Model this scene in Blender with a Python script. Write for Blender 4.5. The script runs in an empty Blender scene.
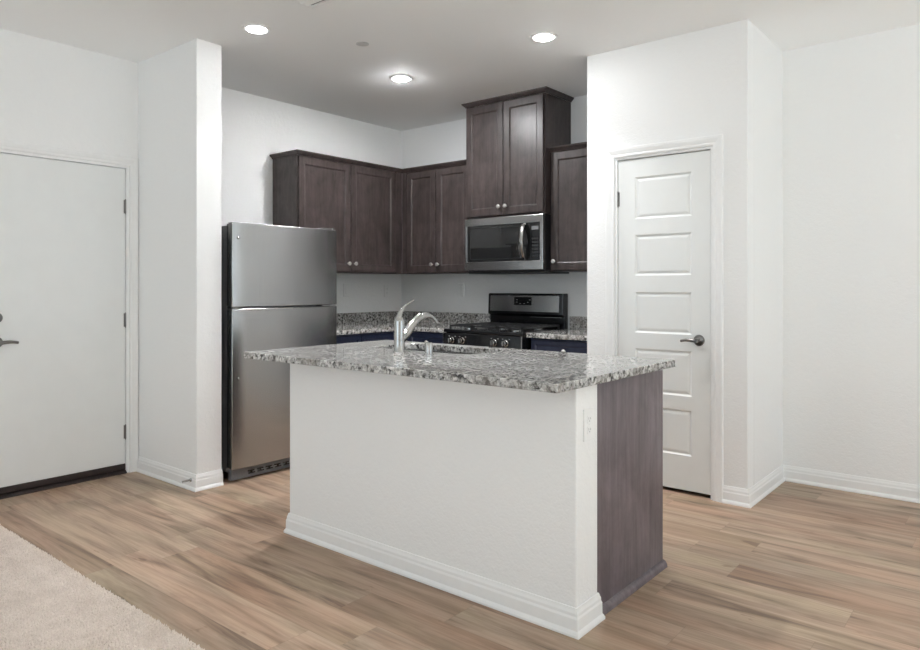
import bpy, bmesh, math, random
from mathutils import Vector, Matrix
import numpy as np

random.seed(7)
SC = bpy.context.scene
COL = SC.collection
R = math.radians
PI = math.pi

# ------------------------------------------------------------------ camera
cam_data = bpy.data.cameras.new('camera')
cam = bpy.data.objects.new('camera', cam_data)
COL.objects.link(cam)
cam_data.sensor_width = 36.0
cam_data.lens = 698.0 / 920.0 * 36.0
cam_data.shift_y = -39.0 / 920.0
cam_data.clip_start = 0.05
cam.location = (0.0, 0.0, 1.241)
cam.rotation_euler = (R(90), 0, R(39.3))
SC.camera = cam

# ------------------------------------------------------------------ view, world, daylight
SC.view_settings.view_transform = 'Standard'
SC.view_settings.look = 'None'
SC.view_settings.gamma = 1.0
SC.view_settings.use_curve_mapping = False
SC.view_settings.exposure = 0.16
SC.cycles.max_bounces = 12
SC.cycles.diffuse_bounces = 8
SC.cycles.glossy_bounces = 5
SC.cycles.sample_clamp_indirect = 6.0
SC.cycles.caustics_reflective = False
SC.cycles.caustics_refractive = False

world = bpy.data.worlds.new('daylight_sky')
SC.world = world
world.use_nodes = True
bg = world.node_tree.nodes['Background']
bg.inputs['Color'].default_value = (0.85, 0.93, 1.0, 1)
bg.inputs['Strength'].default_value = 0.8


def area_light(name, loc, rot, sx, sy, power, color):
    d = bpy.data.lights.new(name, 'AREA')
    d.shape = 'RECTANGLE'
    d.size, d.size_y = sx, sy
    d.energy = power
    d.color = color
    o = bpy.data.objects.new(name, d)
    o.location = loc
    o.rotation_euler = rot
    COL.objects.link(o)
    return o


# area lights for unseen windows behind and right of camera, placed to brighten kitchen
area_light('daylight_side_window', (3.27, 2.85, 1.25), (0, R(100), 0), 2.1, 3.0, 22, (0.75, 0.90, 1.0))
area_light('daylight_rear_window', (-1.6, -3.27, 1.35), (R(100), 0, 0), 3.8, 1.9, 36, (0.75, 0.90, 1.0))

sun_data = bpy.data.lights.new('sun', 'SUN')
sun_data.energy = 75.0
sun_data.angle = R(0.53)
sun_data.color = (0.58, 0.81, 1.0)
sun = bpy.data.objects.new('sun', sun_data)
sun.rotation_euler = (0, R(57), R(48))
COL.objects.link(sun)

# ------------------------------------------------------------------ node helpers


class NT:
    def __init__(self, name):
        self.m = bpy.data.materials.new(name)
        self.m.use_nodes = True
        self.t = self.m.node_tree
        self.b = self.t.nodes['Principled BSDF']

    def n(self, kind, **kw):
        nd = self.t.nodes.new(kind)
        for k, v in kw.items():
            setattr(nd, k, v)
        return nd

    def l(self, a, b):
        self.t.links.new(a, b)

    def coord(self, scale=(1, 1, 1), out='Object'):
        tc = self.n('ShaderNodeTexCoord')
        mp = self.n('ShaderNodeMapping')
        mp.inputs['Scale'].default_value = scale
        self.l(tc.outputs[out], mp.inputs['Vector'])
        return mp.outputs['Vector']

    def noise(self, vec, scale, detail=4, rough=0.5, dist=0.0):
        nd = self.n('ShaderNodeTexNoise')
        nd.inputs['Scale'].default_value = scale
        nd.inputs['Detail'].default_value = detail
        nd.inputs['Roughness'].default_value = rough
        nd.inputs['Distortion'].default_value = dist
        if vec is not None:
            self.l(vec, nd.inputs['Vector'])
        return nd.outputs['Fac']

    def ramp(self, fac, stops, interp='LINEAR'):
        r = self.n('ShaderNodeValToRGB')
        r.color_ramp.interpolation = interp
        els = r.color_ramp.elements
        while len(els) < len(stops):
            els.new(0.5)
        for e, (p, c) in zip(els, stops):
            e.position = p
            e.color = (c[0], c[1], c[2], 1)
        self.l(fac, r.inputs['Fac'])
        return r.outputs['Color']

    def mix(self, fac, a, b, mode='MIX'):
        m = self.n('ShaderNodeMix', data_type='RGBA', blend_type=mode)
        for sock, v in ((m.inputs[0], fac), (m.inputs[6], a), (m.inputs[7], b)):
            if hasattr(v, 'is_output'):
                self.l(v, sock)
            elif isinstance(v, (int, float)):
                sock.default_value = v
            else:
                sock.default_value = (v[0], v[1], v[2], 1)
        return m.outputs[2]

    def math(self, op, a, b=None):
        m = self.n('ShaderNodeMath', operation=op)
        for i, v in enumerate((a, b)):
            if v is None:
                continue
            if hasattr(v, 'is_output'):
                self.l(v, m.inputs[i])
            else:
                m.inputs[i].default_value = v
        return m.outputs[0]

    def bump(self, h, strength, dist):
        b = self.n('ShaderNodeBump')
        b.inputs['Strength'].default_value = strength
        b.inputs['Distance'].default_value = dist
        self.l(h, b.inputs['Height'])
        self.l(b.outputs['Normal'], self.b.inputs['Normal'])

    def set(self, color=None, rough=None, metal=None, spec=None, coat=None, aniso=None):
        i = self.b.inputs
        if color is not None:
            if hasattr(color, 'is_output'):
                self.l(color, i['Base Color'])
            else:
                i['Base Color'].default_value = (*color, 1)
        if rough is not None:
            if hasattr(rough, 'is_output'):
                self.l(rough, i['Roughness'])
            else:
                i['Roughness'].default_value = rough
        if metal is not None:
            i['Metallic'].default_value = metal
        if spec is not None:
            i['Specular IOR Level'].default_value = spec
        if coat is not None:
            i['Coat Weight'].default_value = coat
            i['Coat Roughness'].default_value = 0.1
        if aniso is not None:
            i['Anisotropic'].default_value = aniso
        return self.m


def plain(name, color, rough=0.5, metal=0.0, spec=0.5, var=0.04, scale=30):
    """a plain finish with a faint procedural unevenness"""
    t = NT(name)
    f = t.noise(t.coord(), scale, 3)
    lo = [c * (1 - var) for c in color]
    hi = [min(1, c * (1 + var)) for c in color]
    return t.set(t.ramp(f, [(0.3, lo), (0.7, hi)]), rough, metal, spec)


def paint(name, color, rough, bump, scale):
    t = NT(name)
    v = t.coord()
    t.set(color, rough, spec=0.3)
    a = t.noise(v, scale, 3, 0.55)
    b = t.noise(v, scale * 0.35, 2, 0.5)
    t.bump(t.math('ADD', a, b), bump, 0.004)
    return t.m


def wood(name, dark, light, rough, stretch=(30, 30, 3.0), spec=0.45, blotch=7.0):
    t = NT(name)
    g = t.noise(t.coord(stretch), 1.0, 6, 0.65, 0.6)
    bl = t.noise(t.coord((1, 1, 0.7)), blotch, 6, 0.68, 0.5)
    f = t.math('ADD', t.math('MULTIPLY', g, 0.45), t.math('MULTIPLY', bl, 0.55))
    c = t.ramp(f, [(0.36, dark), (0.64, light)])
    t.set(c, rough, spec=spec)
    t.bump(g, 0.08, 0.002)
    return t.m


def granite(name):
    t = NT(name)
    v = t.coord()
    n1 = t.noise(v, 52, 5, 0.6, 0.5)
    base = t.ramp(n1, [(0.40, (0.012, 0.012, 0.013)), (0.455, (0.10, 0.098, 0.095)),
                       (0.50, (0.30, 0.288, 0.275)), (0.57, (0.66, 0.65, 0.635))])
    vo = t.n('ShaderNodeTexVoronoi')
    vo.inputs['Scale'].default_value = 80
    t.l(v, vo.inputs['Vector'])
    bw = t.n('ShaderNodeRGBToBW')
    t.l(vo.outputs['Color'], bw.inputs['Color'])
    cells = t.ramp(bw.outputs[0], [(0.30, (0.02, 0.02, 0.022)), (0.40, (0.26, 0.25, 0.24)), (0.60, (0.78, 0.77, 0.75))])
    c = t.mix(0.42, base, cells)
    n2 = t.noise(v, 6, 3, 0.5)
    c = t.mix(t.ramp(n2, [(0.45, (0, 0, 0)), (0.65, (0.55, 0.55, 0.55))]), c, (0.22, 0.195, 0.172))
    t.set(c, 0.06, spec=0.5)
    return t.m


def stainless(name, stretch, color=(0.455, 0.452, 0.448), rough=0.25):
    t = NT(name)
    g = t.noise(t.coord(stretch), 1.0, 3, 0.6)
    lo = [c * 0.93 for c in color]
    t.set(t.ramp(g, [(0.3, lo), (0.7, color)]), rough, 1.0)
    t.bump(g, 0.05, 0.0006)
    return t.m


def planks(name):
    t = NT(name)
    tc = t.n('ShaderNodeTexCoord')
    sp = t.n('ShaderNodeSeparateXYZ')
    t.l(tc.outputs['Object'], sp.inputs[0])
    x, y = sp.outputs[0], sp.outputs[1]
    W, L = 0.178, 1.22
    ry = t.math('DIVIDE', y, W)
    row = t.math('FLOOR', ry)
    w1 = t.n('ShaderNodeTexWhiteNoise', noise_dimensions='1D')
    t.l(row, w1.inputs['W'])
    rx = t.math('ADD', t.math('DIVIDE', x, L), w1.outputs['Value'])
    colm = t.math('FLOOR', rx)
    cb = t.n('ShaderNodeCombineXYZ')
    t.l(row, cb.inputs[0])
    t.l(colm, cb.inputs[1])
    w2 = t.n('ShaderNodeTexWhiteNoise', noise_dimensions='2D')
    t.l(cb.outputs[0], w2.inputs['Vector'])
    pid = w2.outputs['Value']
    # grain coordinates: long along x, shifted for every plank
    gc = t.n('ShaderNodeCombineXYZ')
    t.l(t.math('ADD', t.math('MULTIPLY', x, 1.0), t.math('MULTIPLY', pid, 37.0)), gc.inputs[0])
    t.l(t.math('MULTIPLY', y, 10.0), gc.inputs[1])
    t.l(t.math('MULTIPLY', pid, 11.0), gc.inputs[2])
    g1 = t.noise(gc.outputs[0], 1.3, 5, 0.6, 0.7)
    gc2 = t.n('ShaderNodeCombineXYZ')
    t.l(t.math('ADD', t.math('MULTIPLY', x, 3.0), t.math('MULTIPLY', pid, 53.0)), gc2.inputs[0])
    t.l(t.math('MULTIPLY', y, 90.0), gc2.inputs[1])
    g2 = t.noise(gc2.outputs[0], 1.0, 4, 0.6, 0.3)
    tone = t.ramp(pid, [(0.0, (0.365, 0.252, 0.178)), (0.35, (0.41, 0.290, 0.210)), (0.65, (0.385, 0.290, 0.215)), (1.0, (0.455, 0.330, 0.243))])
    streak = t.ramp(g1, [(0.32, (0.48, 0.43, 0.40)), (0.45, (0.86, 0.83, 0.80)), (0.58, (1.12, 1.11, 1.10))])
    c = t.mix(1.0, tone, streak, 'MULTIPLY')
    # broad olive-to-pink drift along the boards and a few knots
    hc = t.n('ShaderNodeCombineXYZ')
    t.l(t.math('ADD', t.math('MULTIPLY', x, 1.4), t.math('MULTIPLY', pid, 19.0)), hc.inputs[0])
    t.l(t.math('MULTIPLY', y, 5.0), hc.inputs[1])
    g3 = t.noise(hc.outputs[0], 1.0, 2, 0.5)
    c = t.mix(0.9, c, t.ramp(g3, [(0.36, (0.96, 1.0, 0.95)), (0.50, (1.0, 1.0, 1.0)), (0.64, (1.05, 0.985, 0.965))]), 'MULTIPLY')
    kc = t.n('ShaderNodeCombineXYZ')
    t.l(t.math('ADD', t.math('MULTIPLY', x, 2.2), t.math('MULTIPLY', pid, 7.0)), kc.inputs[0])
    t.l(t.math('MULTIPLY', y, 8.0), kc.inputs[1])
    kn = t.noise(kc.outputs[0], 1.6, 3, 0.55, 0.8)
    c = t.mix(1.0, c, t.ramp(kn, [(0.27, (0.62, 0.56, 0.52)), (0.34, (1, 1, 1))]), 'MULTIPLY')
    fine = t.ramp(g2, [(0.32, (0.72, 0.68, 0.65)), (0.6, (1.06, 1.06, 1.06))])
    c = t.mix(0.55, c, fine, 'MULTIPLY')
    # joints
    fy = t.math('FRACT', ry)
    fx = t.math('FRACT', rx)
    ey = t.math('MINIMUM', fy, t.math('SUBTRACT', 1.0, fy))
    ex = t.math('MINIMUM', fx, t.math('SUBTRACT', 1.0, fx))
    jy = t.math('LESS_THAN', t.math('MULTIPLY', ey, W), 0.0011)
    jx = t.math('LESS_THAN', t.math('MULTIPLY', ex, L), 0.0011)
    j = t.math('MAXIMUM', jy, jx)
    c = t.mix(t.math('MULTIPLY', j, 0.3), c, (0.12, 0.08, 0.055))
    t.set(c, 0.42, spec=0.4)
    t.bump(t.math('SUBTRACT', t.math('MULTIPLY', g2, 0.25), j), 0.12, 0.001)
    return t.m


def carpet_mat(name):
    t = NT(name)
    v = t.coord()
    a = t.noise(v, 160, 3, 0.7)
    b = t.noise(v, 9, 4, 0.6)
    f = t.math('ADD', t.math('MULTIPLY', a, 0.65), t.math('MULTIPLY', b, 0.35))
    c = t.ramp(f, [(0.32, (0.58, 0.485, 0.415)), (0.66, (0.86, 0.765, 0.69))])
    return t.set(c, 0.95, spec=0.1)


def emitter(name, color, strength):
    t = NT(name)
    t.set((0.9, 0.9, 0.9), 0.4)
    t.b.inputs['Emission Color'].default_value = (*color, 1)
    t.b.inputs['Emission Strength'].default_value = strength
    return t.m


LAMP, BEAM = 205.0, 7.5          # ceiling lights: radiance of the diffuser, watts of the downward beam
M = {}
M['wall'] = paint('wall_paint', (0.905, 0.905, 0.90), 0.6, 0.45, 105)
M['ceiling'] = paint('ceiling_paint', (0.93, 0.93, 0.925), 0.75, 0.2, 120)
M['trim'] = plain('trim_enamel', (0.90, 0.90, 0.895), 0.35, var=0.01)
M['door'] = plain('door_enamel', (0.83, 0.84, 0.83), 0.38, var=0.012, scale=8)
M['espresso'] = wood('espresso_stained_maple', (0.026, 0.019, 0.018), (0.084, 0.065, 0.062), 0.36)
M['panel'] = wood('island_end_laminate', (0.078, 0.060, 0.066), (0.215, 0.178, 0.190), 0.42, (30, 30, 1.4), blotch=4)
M['blue_cast'] = wood('base_cabinet_blue_cast', (0.024, 0.031, 0.066), (0.042, 0.053, 0.108), 0.4)  # dark wood with the blue window light painted into its colour
M['granite'] = granite('speckled_granite')
M['steel_v'] = stainless('brushed_steel_upright', (260, 260, 3))
M['steel_h'] = stainless('brushed_steel_level', (3, 260, 260))
M['nickel'] = plain('satin_nickel', (0.42, 0.415, 0.405), 0.22, 1.0, var=0.03)
M['dark_nickel'] = plain('aged_nickel', (0.22, 0.21, 0.20), 0.28, 1.0, var=0.05)
M['bright_nickel'] = plain('polished_nickel', (0.80, 0.79, 0.77), 0.35, 1.0, var=0.02)
M['black_gloss'] = plain('black_enamel', (0.008, 0.008, 0.009), 0.12, var=0.1)
M['black_glass'] = plain('black_glass', (0.012, 0.012, 0.012), 0.04, var=0.1)
M['iron'] = plain('cast_iron', (0.02, 0.02, 0.021), 0.55, var=0.3, scale=200)
M['black'] = plain('black_plastic', (0.015, 0.015, 0.016), 0.45, var=0.1)
M['grey_case'] = plain('charcoal_fridge_case', (0.17, 0.174, 0.185), 0.4, var=0.08, scale=120)
M['bronze'] = plain('dark_bronze_sweep', (0.030, 0.021, 0.020), 0.4, var=0.1)
M['plate'] = plain('white_plate_plastic', (0.90, 0.90, 0.895), 0.35, var=0.01)
M['slot'] = plain('slot_dark', (0.16, 0.16, 0.16), 0.6, var=0.1)
M['cover'] = plain('pale_grey_cover', (0.55, 0.55, 0.55), 0.5, var=0.02)
M['slot_pale'] = plain('receptacle_slots', (0.42, 0.42, 0.42), 0.6, var=0.05)
M['floor'] = planks('oak_vinyl_planks')
M['carpet'] = carpet_mat('beige_carpet')
M['display'] = plain('oven_display', (0.006, 0.006, 0.007), 0.08, var=0.1)
M['mark'] = plain('printed_grey_marks', (0.35, 0.35, 0.35), 0.5, var=0.03)

# ------------------------------------------------------------------ mesh helpers


def box(bm, x0, x1, y0, y1, z0, z1, bev=0.0, seg=2):
    vs = [bm.verts.new((x, y, z)) for x in (x0, x1) for y in (y0, y1) for z in (z0, z1)]
    idx = [(0, 1, 3, 2), (4, 6, 7, 5), (0, 4, 5, 1), (2, 3, 7, 6), (0, 2, 6, 4), (1, 5, 7, 3)]
    fs = [bm.faces.new([vs[i] for i in f]) for f in idx]
    if bev > 0:
        es = {e for f in fs for e in f.edges}
        bmesh.ops.bevel(bm, geom=list(es), offset=bev, segments=seg, affect='EDGES', profile=0.5)
    return bm


def bbox(x0, x1, y0, y1, z0, z1, bev=0.0, seg=2):
    return box(bmesh.new(), min(x0, x1), max(x0, x1), min(y0, y1), max(y0, y1), min(z0, z1), max(z0, z1), bev, seg)


def ring_bridge(bm, loops, closed=True):
    for a, b in zip(loops[:-1], loops[1:]):
        n = len(a)
        for i in range(n if closed else n - 1):
            j = (i + 1) % n
            bm.faces.new((a[i], a[j], b[j], b[i]))


def lathe(bm, prof, c=(0, 0, 0), axis='Z', seg=24, cap=True):
    """prof: (radius, height) pairs along the axis from point c"""
    loops = []
    for r, h in prof:
        lp = []
        for k in range(seg):
            a = 2 * PI * k / seg
            p = (r * math.cos(a), r * math.sin(a), h)
            if axis == 'X':
                p = (p[2], p[0], p[1])
            elif axis == 'Y':
                p = (p[1], p[2], p[0])
            lp.append(bm.verts.new((c[0] + p[0], c[1] + p[1], c[2] + p[2])))
        loops.append(lp)
    ring_bridge(bm, loops)
    if cap:
        bm.faces.new(list(reversed(loops[0])))
        bm.faces.new(loops[-1])
    return bm


def tube(bm, pts, rads, seg=14, flat=1.0, up=None):
    pts = [Vector(p) for p in pts]
    loops = []
    prev = None
    for i, p in enumerate(pts):
        t = (pts[min(i + 1, len(pts) - 1)] - pts[max(i - 1, 0)]).normalized()
        if prev is None:
            ref = Vector(up) if up else (Vector((0, 0, 1)) if abs(t.z) < 0.9 else Vector((1, 0, 0)))
        else:
            ref = prev
        n = (ref - t * ref.dot(t)).normalized()
        b = t.cross(n)
        prev = n
        r = rads[i] if isinstance(rads, (list, tuple)) else rads
        loops.append([bm.verts.new(p + (n * math.cos(2 * PI * k / seg) * r * flat + b * math.sin(2 * PI * k / seg) * r)) for k in range(seg)])
    ring_bridge(bm, loops)
    bm.faces.new(list(reversed(loops[0])))
    bm.faces.new(loops[-1])
    return bm


def smooth_path(pts, n=6):
    """Catmull-Rom through the points (values may carry a radius as a 4th number)"""
    P = [Vector(p) for p in pts]
    out = []
    for i in range(len(P) - 1):
        p0, p1, p2, p3 = P[max(i - 1, 0)], P[i], P[i + 1], P[min(i + 2, len(P) - 1)]
        for k in range(n):
            t = k / n
            out.append(0.5 * ((2 * p1) + (p2 - p0) * t + (2 * p0 - 5 * p1 + 4 * p2 - p3) * t * t + (3 * p1 - p0 - 3 * p2 + p3) * t ** 3))
    out.append(P[-1])
    return out


def sweep(bm, pts, n, prof, side=1, g0=None, g1=None, closed=False):
    """moulding: profile (a outwards in the plane, b along n) mitred along pts; g0/g1 are the corner's other arms for mitred ends"""
    P = [Vector(p) for p in pts]
    n = Vector(n)
    N = len(P)

    def perp(a, b):
        return (b - a).normalized().cross(n) * side
    loops = []
    for i in range(N):
        a = P[i - 1] if (i > 0 or closed) else (Vector(g0) if g0 else None)
        b = P[(i + 1) % N] if (i < N - 1 or closed) else (Vector(g1) if g1 else None)
        p1 = perp(a, P[i]) if a is not None else None
        p2 = perp(P[i], b) if b is not None else None
        if p1 is None:
            p1 = p2
        if p2 is None:
            p2 = p1
        m = (p1 + p2) / (1 + p1.dot(p2))
        loops.append([bm.verts.new(P[i] + m * q[0] + n * q[1]) for q in prof])
    if closed:
        ring_bridge(bm, loops + [loops[0]])
    else:
        ring_bridge(bm, loops)
        bm.faces.new(list(reversed(loops[0])))
        bm.faces.new(loops[-1])
    return bm


def rect_rings(bm, x0, x1, z0, z1, rings, fill=True):
    """nested rectangles facing -Y: rings are (inset, y)"""
    loops = []
    for ins, y in rings:
        loops.append([bm.verts.new(p) for p in ((x0 + ins, y, z0 + ins), (x1 - ins, y, z0 + ins), (x1 - ins, y, z1 - ins), (x0 + ins, y, z1 - ins))])
    ring_bridge(bm, loops)
    if fill:
        bm.faces.new(loops[-1])
    return bm


def wall_with_holes(bm, x0, x1, y0, y1, z0, z1, holes):
    """slab in local X/Z with rectangular holes (hx0,hx1,hz0,hz1), thickness along Y"""
    xs = sorted({x0, x1, *[h[0] for h in holes], *[h[1] for h in holes]})
    zs = sorted({z0, z1, *[h[2] for h in holes], *[h[3] for h in holes]})

    def solid(i, j):
        if i < 0 or j < 0 or i >= len(xs) - 1 or j >= len(zs) - 1:
            return False
        cx, cz = (xs[i] + xs[i + 1]) / 2, (zs[j] + zs[j + 1]) / 2
        return not any(h[0] < cx < h[1] and h[2] < cz < h[3] for h in holes)
    V = {}

    def v(i, j, k):
        if (i, j, k) not in V:
            V[i, j, k] = bm.verts.new((xs[i], (y0, y1)[k], zs[j]))
        return V[i, j, k]
    for i in range(len(xs) - 1):
        for j in range(len(zs) - 1):
            if not solid(i, j):
                continue
            bm.faces.new((v(i, j, 0), v(i + 1, j, 0), v(i + 1, j + 1, 0), v(i, j + 1, 0)))
            bm.faces.new((v(i, j, 1), v(i, j + 1, 1), v(i + 1, j + 1, 1), v(i + 1, j, 1)))
            if not solid(i - 1, j):
                bm.faces.new((v(i, j, 0), v(i, j + 1, 0), v(i, j + 1, 1), v(i, j, 1)))
            if not solid(i + 1, j):
                bm.faces.new((v(i + 1, j, 0), v(i + 1, j, 1), v(i + 1, j + 1, 1), v(i + 1, j + 1, 0)))
            if not solid(i, j - 1):
                bm.faces.new((v(i, j, 0), v(i, j, 1), v(i + 1, j, 1), v(i + 1, j, 0)))
            if not solid(i, j + 1):
                bm.faces.new((v(i, j + 1, 0), v(i + 1, j + 1, 0), v(i + 1, j + 1, 1), v(i, j + 1, 1)))
    return bm


WL = {}                      # world location of every object, for parenting


def obj(name, bm, mat, parent=None, origin=None, smooth=False, T=None, bevel=0.0):
    """link a bmesh in world coordinates as ONE mesh object; its own origin goes to `origin` (default: its centre)"""
    if T is not None:
        bm.transform(T)
    bmesh.ops.recalc_face_normals(bm, faces=bm.faces[:])
    co = np.array([v.co for v in bm.verts])
    c = Vector((co.min(0) + co.max(0)) / 2) if origin is None else Vector(origin)
    bm.transform(Matrix.Translation(-c))
    me = bpy.data.meshes.new(name)
    bm.to_mesh(me)
    bm.free()
    mats = mat if isinstance(mat, (list, tuple)) else [mat]
    for m_ in mats:
        me.materials.append(m_)
    if smooth:
        me.polygons.foreach_set('use_smooth', [True] * len(me.polygons))
        me.set_sharp_from_angle(angle=R(35))
    o = bpy.data.objects.new(name, me)
    COL.objects.link(o)
    WL[o.name] = c
    if parent is not None:
        o.parent = parent
        o.location = c - WL[parent.name]
    else:
        o.location = c
    if bevel > 0:
        md = o.modifiers.new('eased_edges', 'BEVEL')
        md.width = bevel
        md.segments = 2
        md.limit_method = 'ANGLE'
        md.angle_limit = R(40)
    return o


def tag(o, label, cat, group=None):
    o['label'] = label
    o['category'] = cat
    if group:
        o['group'] = group
    return o


def thing(name, label, cat, loc, group=None):
    o = bpy.data.objects.new(name, None)
    o.empty_display_size = 0.1
    COL.objects.link(o)
    o.location = loc
    WL[o.name] = Vector(loc)
    return tag(o, label, cat, group)


def struct(name, bm, mat, label=None, cat=None, **kw):
    o = obj(name, bm, mat, **kw)
    o['kind'] = 'structure'
    if label:
        o['label'] = label
        o['category'] = cat or name.split('_')[0]
    return o


def struct_empty(name, label, cat, loc):
    o = thing(name, label, cat, loc)
    o['kind'] = 'structure'
    return o


def copy_tree(o, parent=None):
    c = o.copy()
    COL.objects.link(c)
    c.parent = parent
    for ch in list(o.children):
        copy_tree(ch, c)
    return c


def frame(origin, ang=0.0):
    """local x to the right, y into the depth behind the front, z up"""
    return Matrix.Translation(Vector(origin)) @ Matrix.Rotation(R(ang), 4, 'Z')


# ------------------------------------------------------------------ the room
H = 2.743
XK, XE = -4.73, -4.65          # kitchen left wall, entry wall
YB, YR = 4.88, 4.765           # kitchen back wall, wall right of the pantry
YP, XP0, XP1 = 4.06, -2.25, -1.233   # pantry front and sides
XR, YN = 3.3, -3.3             # off-camera right and rear walls
SX, SY0, SY1 = -3.914, 2.262, 2.432   # stub wall

struct('floor', bbox(-4.9, 3.5, -3.5, 5.1, -0.1, 0.0), M['floor'], 'light oak plank floor running under the whole kitchen', 'floor', origin=(0, 0, 0))
struct('ceiling', bbox(-4.9, 3.5, -3.5, 5.1, H, H + 0.1), M['ceiling'], 'flat white ceiling over kitchen and entry', 'ceiling', origin=(0, 0, H))

DY0, DY1, DZ = 1.352, 2.196, 2.035       # entry door opening (along y)
bm = wall_with_holes(bmesh.new(), YN - 0.15, SY0, 0, 0.18, 0, H, [(DY0, DY1, -1, DZ)])
struct('wall_entry', bm, M['wall'], 'white wall on the far left holding the flat entry door', 'wall', T=frame((XE, 0, 0), 90))
struct('wall_left', bbox(XK - 0.15, XK, SY1, YB + 0.15, 0, H), M['wall'], 'white kitchen wall behind the refrigerator and left wall cabinets', 'wall')
struct('wall_stub', bbox(XK - 0.15, SX, SY0, SY1, 0, H, 0.004), M['wall'], 'short white stub wall between the entry door and refrigerator', 'wall')
struct('wall_back', bbox(XK, XP1, YB, YB + 0.15, 0, H), M['wall'], 'white kitchen wall behind the range and microwave', 'wall')
PX0, PX1, PZ = -2.046, -1.430, 2.050      # pantry door opening
bm = wall_with_holes(bmesh.new(), XP0, XP1, YP, YP + 0.115, 0, H, [(PX0, PX1, -1, PZ)])
struct('wall_pantry_front', bm, M['wall'], 'white pantry wall holding the five-panel door', 'wall', bevel=0.004)
struct('wall_pantry_left', bbox(XP0, XP0 + 0.115, YP + 0.115, YB, 0, H), M['wall'], 'side of the pantry facing the range', 'wall')
struct('wall_pantry_right', bbox(XP1 - 0.115, XP1, YP + 0.115, YB, 0, H), M['wall'], 'narrow bright pantry side wall right of the panelled door', 'wall')
struct('wall_right_back', bbox(XP1, XR + 0.15, YR, YR + 0.15, 0, H), M['wall'], 'plain white wall at the right edge beyond the pantry', 'wall')
bm = wall_with_holes(bmesh.new(), YN - 0.15, YR, -0.15, 0, 0, H, [(1.3, 4.4, 0.15, 2.35)])
struct('wall_right', bm, M['wall'], T=frame((XR, 0, 0), 90))
bm = wall_with_holes(bmesh.new(), XE, XR, YN - 0.15, YN, 0, H, [(-3.55, 0.35, 0.4, 2.3)])
struct('wall_rear', bm, M['wall'])

BASE = [(0, 0), (0.021, 0), (0.021, 0.008), (0.0175, 0.016), (0.0135, 0.022), (0.013, 0.062), (0.010, 0.070), (0.0095, 0.080), (0.006, 0.090), (0.004, 0.098), (0, 0.098)]
UP = (0, 0, 1)


def baseboard(name, pts, label, side=1, **kw):
    bm = sweep(bmesh.new(), [(p[0], p[1], 0) for p in pts], UP, BASE, side, **kw)
    return struct(name, bm, M['trim'], label, 'baseboard')


baseboard('baseboard_stub', [(XE, SY0), (SX, SY0), (SX, SY1 + 0.0), ], 'white baseboard around the foot of the short stub wall')
baseboard('baseboard_pantry', [(PX1 + 0.060, YP), (XP1, YP), (XP1, YR)], 'white baseboard wrapping the pantry corner right of the door', g1=(3, YR, 0))
baseboard('baseboard_right', [(XP1, YR), (XR, YR)], 'white baseboard along the plain wall at right', g0=(XP1, YP, 0))
baseboard('baseboard_entry', [(XE, YN), (XE, DY0 - 0.06)], 'white baseboard left of the entry door')

CASE = [(0, 0), (0, 0.011), (0.006, 0.013), (0.018, 0.0105), (0.024, 0.013), (0.040, 0.017), (0.054, 0.0175), (0.058, 0.014), (0.058, 0)]


def casing(name, x0, x1, z, T, label, reveal=0.004):
    pts = [(x0 - reveal, 0, 0), (x0 - reveal, 0, z + reveal), (x1 + reveal, 0, z + reveal), (x1 + reveal, 0, 0)]
    bm = sweep(bmesh.new(), pts, (0, -1, 0), CASE, 1)
    # outwards of the opening: check the side
    if min(v.co.x for v in bm.verts) > x0 - 0.03:
        bm.free()
        bm = sweep(bmesh.new(), pts, (0, -1, 0), CASE, -1)
    return struct(name, bm, M['trim'], label, 'trim', T=T)


T_entry = frame((XE, 0, 0), 90)
T_pantry = frame((0, YP, 0), 0)
casing('trim_1', DY0, DY1, DZ, T_entry, 'white casing around the flat entry door')
casing('trim_2', PX0, PX1, PZ, T_pantry, 'white moulded casing around the panelled pantry door')


def jamb(name, x0, x1, z, depth, T, label):
    bm = bmesh.new()
    t = 0.012
    box(bm, x0, x0 + t, 0.0, depth, 0, z - t)
    box(bm, x1 - t, x1, 0.0, depth, 0, z - t)
    box(bm, x0, x1, 0.0, depth, z - t, z)
    return struct(name, bm, M['trim'], label, 'trim', T=T)


jamb('trim_3', DY0, DY1, DZ, 0.15, T_entry, 'white jamb lining the entry door opening')
jamb('trim_4', PX0, PX1, PZ, 0.115, T_pantry, 'white jamb lining the pantry door opening')


def hinge(parent, x, y, z, T, h=0.089):
    bm = bmesh.new()
    lathe(bm, [(0.0062, -h / 2), (0.0062, h / 2)], (x, y - 0.004, z), 'Z', 12)
    for s in (-1, 1):
        lathe(bm, [(0.0045, 0), (0.0045, 0.004), (0.002, 0.006)], (x, y - 0.004, z + (h / 2 if s > 0 else -h / 2 - 0.006)), 'Z', 10)
    box(bm, x + 0.001, x + 0.011, y - 0.0015, y + 0.0, z - h / 2, z + h / 2)
    box(bm, x - 0.011, x - 0.001, y - 0.0015, y + 0.0, z - h / 2, z + h / 2)
    return obj('hinge', bm, M['dark_nickel'], parent, T=T, smooth=True)


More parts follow.
